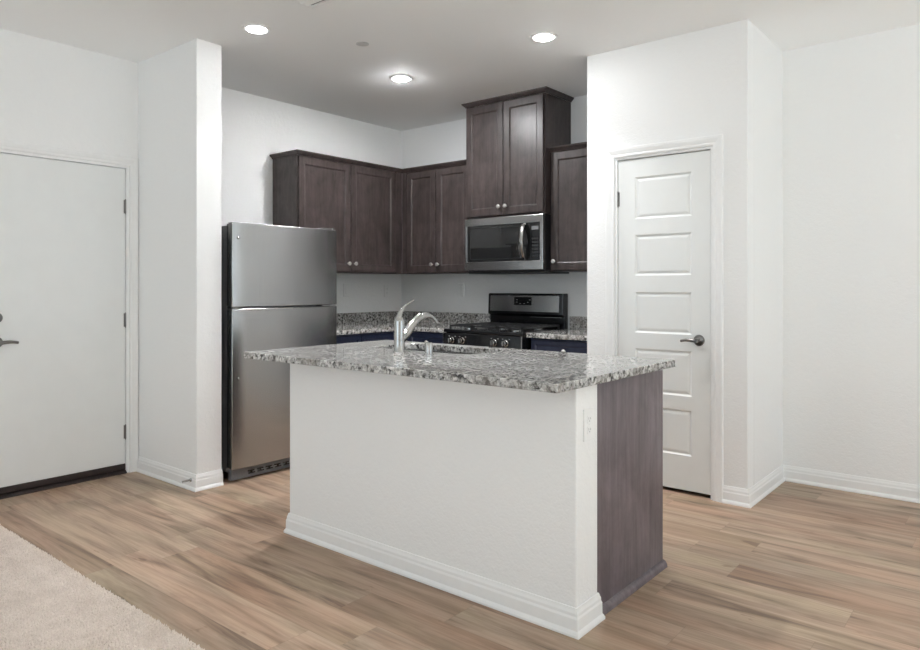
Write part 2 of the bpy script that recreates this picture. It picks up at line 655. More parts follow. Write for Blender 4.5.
def lever(parent, x, y, z, T, direction, length=0.115, mat='dark_nickel'):
    bm = bmesh.new()
    lathe(bm, [(0.033, 0), (0.033, -0.004), (0.029, -0.010), (0.014, -0.014), (0.011, -0.018), (0.011, -0.045)], (x, y, z), 'Y', 28)
    pts = smooth_path([(x, y - 0.048, z), (x + direction * 0.02, y - 0.052, z + 0.001), (x + direction * 0.06, y - 0.052, z + 0.002), (x + direction * length, y - 0.047, z - 0.004)], 5)
    k = len(pts)
    tube(bm, pts, [0.0125 - 0.005 * i / k for i in range(k)], 12)
    lathe(bm, [(0.013, 0.0), (0.0135, -0.014), (0.010, -0.020)], (x, y - 0.040, z), 'Y', 20)
    return obj('lever_handle', bm, M[mat], parent, T=T, smooth=True)


# entry door: flat slab, local x = world y
door1 = struct_empty('door_1', 'flat white entry door with dark lever at the left edge', 'door', (XE - 0.025, (DY0 + DY1) / 2, 0))
d0, d1 = DY0 + 0.015, DY1 - 0.015
obj('slab', bbox(d0, d1, 0.012, 0.056, 0.062, DZ - 0.016, 0.0015), M['door'], door1, T=T_entry)
for z in (1.768, 1.015, 0.272):
    hinge(door1, d1 + 0.0015, 0.012, z, T_entry)
lever(door1, d0 + 0.068, 0.012, 0.912, T_entry, 1, 0.098)
bm = bmesh.new()
lathe(bm, [(0.031, 0), (0.031, -0.006), (0.026, -0.013), (0.020, -0.014)], (d0 + 0.068, 0.012, 1.055), 'Y', 28)
box(bm, d0 + 0.064, d0 + 0.072, -0.020, -0.001, 1.037, 1.073, 0.002)
obj('deadbolt', bm, M['dark_nickel'], door1, T=T_entry, smooth=True)
bm = bbox(d0, d1, 0.006, 0.05, 0.026, 0.0615, 0.002)
obj('door_sweep', bm, M['bronze'], door1, T=T_entry)
bm = bmesh.new()
sweep(bm, [(DY0 + 0.013, 0, 0), (DY1 - 0.013, 0, 0)], UP, [(0.012, 0), (0.012, 0.006), (-0.01, 0.018), (-0.02, 0.0235), (-0.12, 0.0235), (-0.12, 0)], 1)
struct('trim_5', bm, M['bronze'], 'dark bronze threshold under the entry door', 'threshold', T=T_entry)

# pantry door: five raised panels
door2 = struct_empty('door_2', 'white five-panel pantry door with dark lever handle', 'door', ((PX0 + PX1) / 2, YP + 0.03, 0))
p0, p1 = PX0 + 0.0150, PX1 - 0.0170
pa, pb = -1.918, -1.558
PZS = [(1.658, 1.920), (1.306, 1.560), (0.951, 1.204), (0.583, 0.853), (0.229, 0.501)]
y_d = 0.010
bm = wall_with_holes(bmesh.new(), p0, p1, y_d, y_d + 0.035, 0.024, PZ - 0.0175, [(pa, pb, a, b) for a, b in PZS])
obj('slab', bm, M['door'], door2, T=T_pantry)
for a, b in PZS:
    bm = rect_rings(bmesh.new(), pa, pb, a, b, [(0, y_d + 0.034), (0, y_d), (0.005, y_d + 0.0045), (0.010, y_d + 0.0075), (0.014, y_d + 0.0078), (0.024, y_d + 0.004), (0.030, y_d + 0.003)])
    bm.faces.new([v for v in bm.verts[:4]][::-1]) if False else None
    bm.verts.ensure_lookup_table()
    bm.faces.new([bm.verts[i] for i in (3, 2, 1, 0)])
    obj('door_panel', bm, M['door'], door2, T=T_pantry)
for z in (1.790, 0.25):
    hinge(door2, p0 - 0.0015, y_d, z, T_pantry)
lever(door2, p1 - 0.066, y_d, 0.921, T_pantry, -1, 0.092)
bm = bmesh.new()
box(bm, p1 - 0.001, p1 + 0.002, y_d + 0.004, y_d + 0.030, 0.893, 0.95)
obj('latch', bm, M['dark_nickel'], door2, T=T_pantry)

# carpet of the living room, nearest corner of the picture
CE = 1.286
bm = bbox(XE + 0.02, 1.2, -3.2, CE - 0.012, 0.0, 0.006)
bm.transform(Matrix.Identity(4))
rng = np.random.default_rng(3)
me_v, me_f = [], []
gx = np.arange(-4.6, -1.75, 0.0075)
gy = np.arange(0.35, CE - 0.003, 0.0075)
X, Y = np.meshgrid(gx, gy)
X = X.ravel() + rng.normal(0, 0.002, X.size)
Y = Y.ravel() + rng.normal(0, 0.002, Y.size)
keep = (Y < CE + 0.001)
X, Y = X[keep], Y[keep]
n = X.size
hgt = 0.0135 + rng.normal(0, 0.0018, n)
lean = rng.normal(0, 0.003, (n, 2))
rad = 0.0056
V = np.zeros((n, 5, 3))
ang = rng.uniform(0, PI / 2, n)
for k in range(4):
    V[:, k, 0] = X + rad * np.cos(ang + k * PI / 2)
    V[:, k, 1] = Y + rad * np.sin(ang + k * PI / 2)
    V[:, k, 2] = 0.0035
V[:, 4, 0] = X + lean[:, 0]
V[:, 4, 1] = Y + lean[:, 1]
V[:, 4, 2] = hgt
base_v = [tuple(v.co) for v in bm.verts]
bm.verts.index_update()
base_f = [tuple(v.index for v in f.verts) for f in bm.faces]
bm.free()
nb = len(base_v)
allv = base_v + [tuple(p) for p in V.reshape(-1, 3)]
fs = base_f[:]
for i in range(n):
    s = nb + i * 5
    fs += [(s, s + 1, s + 4), (s + 1, s + 2, s + 4), (s + 2, s + 3, s + 4), (s + 3, s, s + 4)]
me = bpy.data.meshes.new('carpet')
me.from_pydata(allv, [], fs)
me.materials.append(M['carpet'])
me.polygons.foreach_set('use_smooth', [True] * len(me.polygons))
carpet = bpy.data.objects.new('carpet', me)
COL.objects.link(carpet)
carpet['kind'] = 'stuff'
tag(carpet, 'beige cut-pile carpet in the lower left corner beside the planks', 'carpet')

# ------------------------------------------------------------------ cabinets
CROWN = [(0.0, 0.0), (0.004, 0.0), (0.009, 0.008), (0.020, 0.017), (0.028, 0.026), (0.030, 0.034), (0.0, 0.034)]


def knob(parent, x, y, z, T, mat='bright_nickel'):
    bm = lathe(bmesh.new(), [(0.007, 0), (0.0055, -0.004), (0.005, -0.013), (0.011, -0.017), (0.0165, -0.021), (0.0165, -0.026), (0.012, -0.030), (0.003, -0.031)], (x, y, z), 'Y', 18)
    return obj('knob', bm, M[mat], parent, T=T, smooth=True)


def shaker(parent, name, x0, x1, z0, z1, T, mat, th=0.02, st=0.057, label=None):
    """framed front with a recessed flat panel; front at local y=0, back at y=th"""
    bm = bmesh.new()
    lo = rect_rings(bm, x0, x1, z0, z1, [(0, th), (0, 0.002), (0.002, 0), (st - 0.003, 0), (st + 0.001, 0.002), (st + 0.008, 0.0105)], fill=False)
    o = obj(name, bm, mat, parent, T=T)
    bm = bbox(x0 + st + 0.0075, x1 - st - 0.0075, 0.0105, 0.016, z0 + st + 0.0075, z1 - st - 0.0075)
    obj('panel', bm, mat, o, T=T)
    return o


def carcass(parent, x0, x1, y0, y1, z0, z1, T, mat, name='carcass'):
    return obj(name, bbox(x0, x1, y0, y1, z0, z1, 0.0015), mat, parent, T=T)


ES = M['espresso']
UZ0, UZ1 = 1.350, 2.262
# left wall: local x = world y, front at x=-4.40
TL = frame((-4.40, 0, 0), 90)
c1 = thing('wall_cabinet', 'dark brown two-door wall cabinet on the left wall, partly behind refrigerator top', 'cabinet', (-4.56, 3.96, UZ0))
carcass(c1, 3.394, 4.549, 0.020, 0.329, UZ0, UZ1, TL, ES)
d = shaker(c1, 'door', 3.404, 3.934, UZ0 + 0.012, UZ1 - 0.008, TL, ES)
knob(d, 3.934 - 0.030, 0, 1.428, TL)
d = shaker(c1, 'door', 3.944, 4.470, UZ0 + 0.012, UZ1 - 0.008, TL, ES)
knob(d, 3.944 + 0.032, 0, 1.428, TL)
obj('filler', bbox(4.474, 4.5515, 0.002, 0.0195, UZ0, UZ1), ES, c1, T=TL)
bm = sweep(bmesh.new(), [(-4.729, 3.394, UZ1 - 0.002), (-4.405, 3.394, UZ1 - 0.002), (-4.405, 4.555, UZ1 - 0.002)], UP, CROWN, 1, g1=(-3.0, 4.555, UZ1))
obj('crown_moulding', bm, ES, c1)
obj('cabinet_top', bbox(-4.729, -4.41, 3.40, 4.549, UZ1, UZ1 + 0.02), ES, c1)

# back wall, corner to range
TB = frame((0, 4.55, 0), 0)
c2 = thing('wall_cabinet', 'dark brown two-door wall cabinet in the corner left of the microwave', 'cabinet', (-4.0, 4.72, UZ0))
carcass(c2, -4.398, -3.614, 0.020, 0.329, UZ0, UZ1, TB, ES)
obj('filler', bbox(-4.4015, -4.350, 0.002, 0.0195, UZ0, UZ1), ES, c2, T=TB)
d = shaker(c2, 'door', -4.346, -4.004, UZ0 + 0.012, UZ1 - 0.008, TB, ES)
knob(d, -4.004 - 0.030, 0, 1.428, TB)
d = shaker(c2, 'door', -3.994, -3.632, UZ0 + 0.012, UZ1 - 0.008, TB, ES)
knob(d, -3.994 + 0.030, 0, 1.428, TB)
bm = sweep(bmesh.new(), [(-4.405, 4.555, UZ1 - 0.002), (-3.614, 4.555, UZ1 - 0.002)], UP, CROWN, 1, g0=(-4.405, 3.0, UZ1))
obj('crown_moulding', bm, ES, c2)
obj('cabinet_top', bbox(-4.398, -3.614, 4.56, 4.879, UZ1, UZ1 + 0.02), ES, c2)

# tall cabinet over the microwave
TT = frame((0, 4.48, 0), 0)
TX0, TX1 = -3.612, -2.848
c3 = thing('wall_cabinet', 'tallest dark wall cabinet, above the microwave, its crown reaching the ceiling', 'cabinet', (-3.23, 4.68, 1.795))
carcass(c3, TX0, TX1, 0.020, 0.399, 1.795, 2.707, TT, ES)
d = shaker(c3, 'door', TX0 + 0.010, -3.232, 1.806, 2.698, TT, ES)
knob(d, -3.232 - 0.030, 0, 1.870, TT)
d = shaker(c3, 'door', -3.226, TX1 - 0.010, 1.806, 2.698, TT, ES)
knob(d, -3.226 + 0.030, 0, 1.870, TT)
bm = sweep(bmesh.new(), [(TX0, 4.879, 2.707), (TX0, 4.495, 2.707), (TX1, 4.495, 2.707), (TX1, 4.879, 2.707)], UP, CROWN, 1)
obj('crown_moulding', bm, ES, c3)

# single door cabinet by the pantry
c4 = thing('wall_cabinet', 'single-door dark wall cabinet right of the microwave, against the pantry', 'cabinet', (-2.55, 4.72, UZ0))
carcass(c4, -2.846, -2.252, 0.020, 0.329, UZ0, UZ1, TB, ES)
d = shaker(c4, 'door', -2.828, -2.270, UZ0 + 0.012, UZ1 - 0.008, TB, ES)
knob(d, -2.828 + 0.030, 0, 1.428, TB)
bm = sweep(bmesh.new(), [(-2.846, 4.555, UZ1 - 0.002), (-2.252, 4.555, UZ1 - 0.002)], UP, CROWN, 1)
obj('crown_moulding', bm, ES, c4)
obj('cabinet_top', bbox(-2.846, -2.252, 4.56, 4.879, UZ1, UZ1 + 0.02), ES, c4)

# base cabinets
CT = 0.900           # worktop height at the walls
BLUE_CAST = M['blue_cast']
BX, BY = -4.125, 4.275    # door faces


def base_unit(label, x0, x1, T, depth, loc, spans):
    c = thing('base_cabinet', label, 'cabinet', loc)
    carcass(c, x0, x1, 0.020, depth, 0.10, CT - 0.036, T, BLUE_CAST)
    obj('toe_kick', bbox(x0, x1, 0.085, depth, 0.0, 0.10), BLUE_CAST, c, T=T)
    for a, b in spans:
        dr = shaker(c, 'drawer', a, b, 0.705, CT - 0.050, T, BLUE_CAST, st=0.034)
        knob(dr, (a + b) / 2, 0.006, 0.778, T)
        d = shaker(c, 'door', a, b, 0.115, 0.695, T, BLUE_CAST)
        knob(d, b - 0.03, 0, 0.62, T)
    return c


base_unit('dark base cabinet with painted blue cast along the left wall beside the refrigerator', 3.350, 4.26, frame((BX, 0, 0), 90), 0.60, (BX - 0.3, 3.8, 0), [(3.362, 3.80), (3.806, 4.245)])
base_unit('dark base cabinet with painted blue cast in the corner left of the black range', -4.10, -3.617, frame((0, BY, 0), 0), 0.604, (-3.85, BY + 0.3, 0), [(-4.06, -3.63)])
base_unit('dark base cabinet with painted blue cast right of the range with one knobbed drawer', -2.842, -2.252, frame((0, BY, 0), 0), 0.604, (-2.55, BY + 0.3, 0), [(-2.828, -2.266)])

# worktops on the base cabinets
GR = M['granite']
CX, CY = -4.092, 4.240
w1 = thing('worktop', 'L-shaped speckled granite worktop in the corner with matching backsplash', 'worktop', (-4.4, 4.5, CT - 0.035))
bm = bmesh.new()
poly = [(-4.729, 3.346), (CX, 3.346), (CX, CY), (-3.614, CY), (-3.614, 4.879), (-4.729, 4.879)]
lo = [bm.verts.new((x, y, CT - 0.035)) for x, y in poly]
hi = [bm.verts.new((x, y, CT)) for x, y in poly]
ring_bridge(bm, [lo, hi])
bm.faces.new(lo[::-1])
bm.faces.new(hi)
obj('slab', bm, GR, w1, origin=(-4.4, 4.5, CT), bevel=0.004)
bm = bmesh.new()
poly = [(-4.729, 3.346), (-4.709, 3.346), (-4.709, 4.859), (-3.614, 4.859), (-3.614, 4.879), (-4.729, 4.879)]
lo = [bm.verts.new((x, y, CT + 0.0005)) for x, y in poly]
hi = [bm.verts.new((x, y, CT + 0.100)) for x, y in poly]
ring_bridge(bm, [lo, hi])
bm.faces.new(lo[::-1])
bm.faces.new(hi)
obj('backsplash', bm, GR, w1, origin=(-4.1, 4.2, CT + .03), bevel=0.002)
w2 = thing('worktop', 'short speckled granite worktop between the range and pantry wall', 'worktop', (-2.55, 4.55, CT - 0.035))
obj('slab', bbox(-2.849, -2.2515, CY, 4.879, CT - 0.035, CT), GR, w2, origin=(-2.1, 4.9, CT), bevel=0.004)
obj('backsplash', bbox(-2.849, -2.2515, 4.859, 4.879, CT + 0.0005, CT + 0.100), GR, w2, origin=(-2.3, 4.2, CT), bevel=0.002)

# ------------------------------------------------------------------ refrigerator
FY0, FY1 = 2.484, 3.338
FXF = -3.868
TF = frame((FXF, 0, 0), 90)       # local x = world y, local y into the fridge
fr = thing('refrigerator', 'stainless top-freezer refrigerator with charcoal sides beside the white stub wall', 'refrigerator', (-4.25, 2.9, 0))
obj('case', bbox(FY0 + 0.006, FY1 - 0.006, 0.078, 0.80, 0.055, 1.625, 0.006), M['grey_case'], fr, T=TF)


def fridge_door(z0, z1, knobs):
    bm = bmesh.new()
    # gently bowed steel skin
    N = 16
    prof = []
    for k in range(N + 1):
        u = k / N
        x = FY0 + (FY1 - FY0) * u
        bow = 0.010 * (1 - (2 * u - 1) ** 2)
        edge = 0.0
        if u == 0 or u == 1:
            edge = 0.006
        prof.append((x, 0.008 - bow + edge))
    lo = [bm.verts.new((x, y, z0)) for x, y in prof]
    hi = [bm.verts.new((x, y, z1)) for x, y in prof]
    lob = [bm.verts.new((x, 0.058, z0)) for x, y in (prof[0], prof[-1])]
    hib = [bm.verts.new((x, 0.058, z1)) for x, y in (prof[0], prof[-1])]
    for k in range(N):
        bm.faces.new((lo[k], lo[k + 1], hi[k + 1], hi[k]))
    bm.faces.new((lo[0], hi[0], hib[0], lob[0]))
    bm.faces.new((lo[-1], lob[1], hib[1], hi[-1]))
    bm.faces.new((lob[0], hib[0], hib[1], lob[1]))
    bm.faces.new(lo + [lob[1], lob[0]])
    bm.faces.new(hi + [hib[1], hib[0]])
    o = obj('door', bm, M['steel_v'], fr, T=TF, bevel=0.003)
    for p in o.data.polygons:
        p.use_smooth = True
    o.data.set_sharp_from_angle(angle=R(20))
    bm = bbox(FY0 + 0.004, FY1 - 0.004, 0.0582, 0.0775, z0 + 0.008, z1 - 0.008)
    obj('gasket', bm, M['black'], o, T=TF)
    for z in knobs:
        bm = lathe(bmesh.new(), [(0.009, 0), (0.009, -0.004), (0.006, -0.007)], (FY0 + 0.042, 0.0065, z), 'Y', 16)
        obj('plug', bm, M['nickel'], o, T=TF, smooth=True)
    return o


fridge_door(1.108, 1.643, [1.545])
fridge_door(0.085, 1.096, [0.655])
bm = bmesh.new()
box(bm, FY1 - 0.13, FY1 - 0.012, 0.02, 0.15, 1.6435, 1.655, 0.004)
lathe(bm, [(0.012, 0), (0.012, 0.012)], (FY1 - 0.03, 0.03, 1.6435), 'Z', 14)
obj('hinge_cover', bm, M['nickel'], fr, T=TF)
bm = bmesh.new()
box(bm, FY1 - 0.14, FY1 - 0.01, 0.012, 0.09, 1.0985, 1.1055)
obj('hinge', bm, M['nickel'], fr, T=TF)
bm = bmesh.new()
box(bm, FY0 + 0.006, FY0 + 0.05, 0.012, 0.09, 1.0985, 1.1055)
obj('hinge', bm, M['nickel'], fr, T=TF)
gl = obj('toe_grille', bbox(FY0 + 0.012, FY1 - 0.012, 0.040, 0.078, 0.008, 0.078, 0.004), M['grey_case'], fr, T=TF)
bm = bmesh.new()
for k in range(9):
    x = FY0 + 0.13 + k * 0.068
    box(bm, x, x + 0.050, 0.038, 0.0405, 0.046, 0.053)
    box(bm, x + 0.006, x + 0.056, 0.038, 0.0405, 0.030, 0.037)
    box(bm, x + 0.020, x + 0.036, 0.038, 0.0405, 0.037, 0.046)
obj('slots', bm, M['black_gloss'], gl, T=TF)
for y in (0.10, 0.76):
    for x in (FY0 + 0.06, FY1 - 0.06):
        obj('foot', lathe(bmesh.new(), [(0.02, 0.0), (0.02, 0.012), (0.012, 0.014), (0.012, 0.056)], (x, y, 0), 'Z', 14), M['black'], fr, T=TF)

# ------------------------------------------------------------------ microwave
TM = frame((0, 4.468, 0), 0)
mx0, mx1, mz0, mz1 = -3.610, -2.850, 1.362, 1.790
mw = thing('microwave', 'stainless over-the-range microwave with black window and curved handle', 'microwave', (-3.23, 4.67, mz0))
obj('case', bbox(mx0 + 0.002, mx1 - 0.002, 0.035, 0.405, mz0, mz1, 0.003), M['black'], mw, T=TM)
st = M['steel_h']
# door: steel frame bands around a black window
bm = bmesh.new()
wx0, wx1, wz0, wz1 = mx0 + 0.028, -3.048, mz0 + 0.074, mz1 - 0.064
dx1 = -2.962
bm = wall_with_holes(bmesh.new(), mx0, mx1, 0.0, 0.033, mz0 + 0.004, mz1 - 0.004, [(wx0, mx1 - 0.029, wz0, wz1)])
dr = obj('door', bm, st, mw, T=TM, bevel=0.003)
obj('window', bbox(wx0 + 0.0005, dx1, 0.003, 0.030, wz0 + 0.0005, wz1 - 0.0005, 0.001), M['black_glass'], dr, T=TM)
bm = wall_with_holes(bmesh.new(), wx0 + 0.03, wx1 + 0.01, 0.0022, 0.0029, wz0 + 0.02, wz1 - 0.018, [(wx0 + 0.034, wx1 + 0.006, wz0 + 0.024, wz1 - 0.022)])
obj('window_border', bm, M['black'], dr, T=TM)
pts = smooth_path([(-3.022, 0.004, wz0 + 0.010), (-3.016, -0.036, wz0 + 0.040), (-3.010, -0.066, (wz0 + wz1) / 2), (-3.016, -0.036, wz1 - 0.040), (-3.022, 0.004, wz1 - 0.010)], 7)
obj('handle', tube(bmesh.new(), pts, 0.023, 16, 0.45, up=(0, 1, 0)), M['nickel'], dr, T=TM, smooth=True)
cp = obj('control_panel', bbox(dx1 + 0.0015, mx1 - 0.0295, 0.003, 0.030, wz0 + 0.0005, wz1 - 0.0005, 0.001), M['black_gloss'], mw, T=TM)
bm = bmesh.new()
for r_ in range(6):
    for c_ in range(3):
        x = dx1 + 0.012 + c_ * 0.021
        z = wz0 + 0.030 + r_ * 0.026
        box(bm, x, x + 0.015, 0.0015, 0.0031, z, z + 0.014)
obj('buttons', bm, M['iron'], cp, T=TM)
obj('display', bbox(dx1 + 0.010, dx1 + 0.070, 0.0015, 0.0031, wz1 - 0.055, wz1 - 0.028), M['grey_case'], cp, T=TM)
bm = bbox(mx0 + 0.01, mx1 - 0.004, 0.045, 0.40, mz0 - 0.022, mz0 - 0.0005, 0.004)
obj('underside_filter', bm, M['iron'], mw, T=TM)

# ------------------------------------------------------------------ range
RX0, RX1 = -3.608, -2.850
TR = frame((0, 4.190, 0), 0)
rg = thing('range', 'black gas range with stainless backguard between the granite worktops', 'range', (-3.23, 4.5, 0))
BG = M['black_gloss']
obj('body', bbox(RX0, RX1, 0.045, 0.665, 0.03, 0.875, 0.003), BG, rg, T=TR)
obj('cooktop', bbox(RX0 - 0.001, RX1 + 0.001, 0.012, 0.60, 0.876, 0.902, 0.006), BG, rg, T=TR)
# sloping control panel
bm = bmesh.new()
pf = [(0.044, 0.745), (0.006, 0.752), (-0.002, 0.765), (0.010, 0.872), (0.044, 0.875)]
a = [bm.verts.new((RX0, y, z)) for y, z in pf]
b = [bm.verts.new((RX1, y, z)) for y, z in pf]
ring_bridge(bm, [a, b])
bm.faces.new(a[::-1])
bm.faces.new(b)
cpn = obj('control_panel', bm, BG, rg, T=TR, bevel=0.003)
for x in (-3.512, -3.408, -3.100, -2.996):
    bm = bmesh.new()
    lathe(bm, [(0.026, 0.010), (0.026, -0.004), (0.021, -0.008), (0.0195, -0.030), (0.017, -0.033)], (x, 0.001, 0.818), 'Y', 24)
    kb = obj('knob', bm, M['nickel'], cpn, T=TR, smooth=True)
    bm = bbox(x - 0.006, x + 0.006, -0.044, -0.030, 0.800, 0.836, 0.003)
    obj('grip', bm, M['nickel'], kb, T=TR)
for x in (-3.512, -3.408, -3.100, -2.996):
    for k in (-1, 1):
        obj('dial_mark', bbox(x + k * 0.030 - 0.004, x + k * 0.030 + 0.004, 0.0035, 0.0065, 0.846, 0.850), M['mark'], cpn, T=TR)
od = obj('oven_door', bbox(RX0 + 0.004, RX1 - 0.004, 0.004, 0.043, 0.255, 0.738, 0.006), BG, rg, T=TR)
obj('window', bbox(RX0 + 0.12, RX1 - 0.12, 0.0015, 0.004, 0.34, 0.62), M['black_glass'], od, T=TR)
bm = bmesh.new()
tube(bm, [(RX0 + 0.06, -0.045, 0.69), (RX1 - 0.06, -0.045, 0.69)], 0.012, 14)
for x in (RX0 + 0.09, RX1 - 0.09):
    tube(bm, [(x, 0.006, 0.69), (x, -0.045, 0.69)], 0.009, 10)
obj('handle', bm, M['nickel'], od, T=TR, smooth=True)
obj('storage_drawer', bbox(RX0 + 0.004, RX1 - 0.004, 0.006, 0.043, 0.06, 0.248, 0.005), BG, rg, T=TR)
# bright trim strips at the cooktop's side edges
for x in (RX0 + 0.0005, RX1 - 0.010):
    obj('side_trim', bbox(x, x + 0.0095, -0.0005, 0.006, 0.76, 0.874), M['nickel'], rg, T=TR)
# burners and grates
for bx, by in ((-3.45, 0.16), (-3.01, 0.16), (-3.45, 0.45), (-3.01, 0.45), (-3.23, 0.305)):
    bm = lathe(bmesh.new(), [(0.050, 0.9022), (0.050, 0.908), (0.038, 0.912)], (bx, by, 0), 'Z', 24)
    bu = obj('burner', bm, M['nickel'], rg, T=TR, smooth=True)
    bm = lathe(bmesh.new(), [(0.036, 0.9122), (0.036, 0.920), (0.030, 0.923)], (bx, by, 0), 'Z', 24)
    obj('burner_cap', bm, M['iron'], bu, T=TR, smooth=True)
for gx0, gx1 in ((RX0 + 0.03, -3.355), (-3.345, -3.115), (-3.105, RX1 - 0.03)):
    bm = bmesh.new()
    gz0, gz1 = 0.922, 0.935
    gy0, gy1 = 0.05, 0.57
    for y in (gy0, (gy0 + gy1) / 2 - 0.006, gy1 - 0.012):
        box(bm, gx0, gx1, y, y + 0.012, gz0, gz1)
    for x in (gx0, (gx0 + gx1) / 2 - 0.006, gx1 - 0.012):
        box(bm, x, x + 0.012, gy0, gy1, gz0, gz1)
    for y in (gy0 + 0.10, gy0 + 0.17, gy1 - 0.17, gy1 - 0.10):
        box(bm, gx0, gx0 + (gx1 - gx0) * 0.36, y, y + 0.010, gz0, gz1)
        box(bm, gx1 - (gx1 - gx0) * 0.36, gx1, y, y + 0.010, gz0, gz1)
    for x in (gx0, gx1 - 0.012):
        for y in (gy0, gy1 - 0.012):
            box(bm, x, x + 0.012, y, y + 0.012, 0.9025, gz0)
    obj('grate', bm, M['iron'], rg, T=TR)
# backguard
TG = frame((0, 4.792, 0), 0)
bm = bmesh.new()
pf = [(0.085, 0.876), (0.030, 0.876), (0.030, 0.995), (0.004, 1.003), (0.0, 1.010), (0.008, 1.172), (0.014, 1.180), (0.085, 1.180)]
a = [bm.verts.new((RX0 - 0.004, y, z)) for y, z in pf]
b = [bm.verts.new((-2.872, y, z)) for y, z in pf]
ring_bridge(bm, [a, b])
bm.faces.new(a[::-1])
bm.faces.new(b)
bgd = obj('backguard', bm, BG, rg, T=TG, bevel=0.006)
tilt = Matrix.Translation((0, 0.0, 1.03)) @ Matrix.Rotation(-math.atan(0.008 / 0.162), 4, 'X') @ Matrix.Translation((0, 0, -1.03))
bm = bbox(-3.588, -2.908, -0.0012, 0.004, 1.030, 1.162, 0.001)
bm.transform(tilt)
fp = obj('steel_panel', bm, st, bgd, T=TG)
bm = bbox(-3.340, -3.168, -0.0024, -0.0011, 1.083, 1.150)
bm.transform(tilt)
dsp = obj('display', bm, M['display'], fp, T=TG)
for x, z in ((-3.318, 1.125), (-3.318, 1.105), (-3.285, 1.094), (-3.245, 1.094), (-3.21, 1.105), (-3.19, 1.125)):
    bm = bbox(x, x + 0.012, -0.003, -0.0023, z, z + 0.004)
    bm.transform(tilt)
    obj('key_mark', bm, M['mark'], dsp, T=TG)
bm = bbox(-3.20, -2.90, 0.0285, 0.0295, 0.985, 0.988)
obj('vent_edge', bm, M['nickel'], bgd, T=TG)
for x in (RX0 + 0.05, RX1 - 0.05):
    for y in (0.08, 0.62):
        obj('foot', lathe(bmesh.new(), [(0.018, 0.0), (0.018, 0.0295)], (x, y, 0), 'Z', 12), M['black'], rg, T=TR)

# ------------------------------------------------------------------ island
IX0, IX1, IY0, IY1, IYC = -2.892, -1.250, 2.178, 2.336, 2.962
IZ = 0.884
ISL = thing('kitchen_island', 'white island half wall with dark wood end panel under granite', 'island', (-2.08, 2.55, 0))
obj('half_wall', bbox(IX0, IX1, IY0, IY1, 0, IZ, 0.004), M['wall'], ISL)
carcass(ISL, IX0 + 0.01, IX1 - 0.036, IY1 + 0.001, IYC - 0.022, 0.09, 0.60, Matrix.Identity(4), ES, 'cabinet_box')
obj('toe_kick', bbox(IX0 + 0.01, IX1 - 0.036, IY1 + 0.001, IYC - 0.09, 0.0, 0.089), ES, ISL)
o = obj('end_panel', bbox(IX1 - 0.034, IX1 - 0.013, IY1 + 0.001, IYC, 0.0, IZ, 0.0015), M['panel'], ISL)
o['label'] = 'dark brown laminate end panel'
obj('end_panel', bbox(IX0 + 0.001, IX0 + 0.0095, IY1 + 0.001, IYC, 0.0, IZ), M['panel'], ISL)
SHOE = [(0, 0), (0.019, 0), (0.0185, 0.008), (0.016, 0.017), (0.010, 0.025), (0.004, 0.029), (0, 0.030)]
bm = sweep(bmesh.new(), [(IX1 - 0.0128, IY1 + 0.022, 0), (IX1 - 0.0128, IYC + 0.004, 0)], UP, SHOE, 1)
obj('shoe_moulding', bm, M['panel'], ISL)
bm = sweep(bmesh.new(), [(IX0, IY1, 0), (IX0, IY0, 0), (IX1, IY0, 0), (IX1, IY1, 0), (IX1 - 0.0125, IY1, 0)], UP, BASE, 1)
obj('baseboard', bm, M['trim'], ISL)
TI = frame((0, IYC - 0.022, 0), 180)
for k in range(3):
    a = -IX1 + 0.04 + k * 0.54
    # fronts face the kitchen side (+y)
    shd = shaker(ISL, 'door', a, a + 0.53, 0.10, 0.86, frame((0, IYC - 0.001, 0), 180), ES)
    knob(shd, a + 0.03, 0, 0.70, frame((0, IYC - 0.001, 0), 180))

# sink cut-out and island worktop
WX0, WX1, WY0, WY1, WZ = -3.02, -1.216, 1.995, 2.990, 0.9155
SKX0, SKX1, SKY0, SKY1 = -2.74, -2.06, 2.575, 2.905


def rrect(x0, x1, y0, y1, r, n=6):
    out = []
    for cx, cy, a0 in ((x1 - r, y0 + r, -90), (x1 - r, y1 - r, 0), (x0 + r, y1 - r, 90), (x0 + r, y0 + r, 180)):
        for k in range(n + 1):
            a = R(a0 + 90 * k / n)
            out.append((cx + r * math.cos(a), cy + r * math.sin(a)))
    return out


outer = rrect(WX0, WX1, WY0, WY1, 0.006)
inner = rrect(SKX0, SKX1, SKY0, SKY1, 0.085)
bm = bmesh.new()
prof = [(0.0, WZ - 0.031), (0.003, WZ - 0.0305)]
T0 = [bm.verts.new((x, y, WZ)) for x, y in outer]
B0 = [bm.verts.new((x, y, WZ - 0.0312)) for x, y in outer]
T1 = [bm.verts.new((x, y, WZ)) for x, y in inner]
B1 = [bm.verts.new((x, y, WZ - 0.0312)) for x, y in inner]
ring_bridge(bm, [T1, T0, B0, B1, T1])
# split the wide ring faces stay planar (same number of points on both loops)
wt = tag(obj('island_worktop', bm, GR, origin=(-2.08, 2.5, WZ), bevel=0.003), 'speckled granite worktop on the island with sink cut-out', 'worktop')

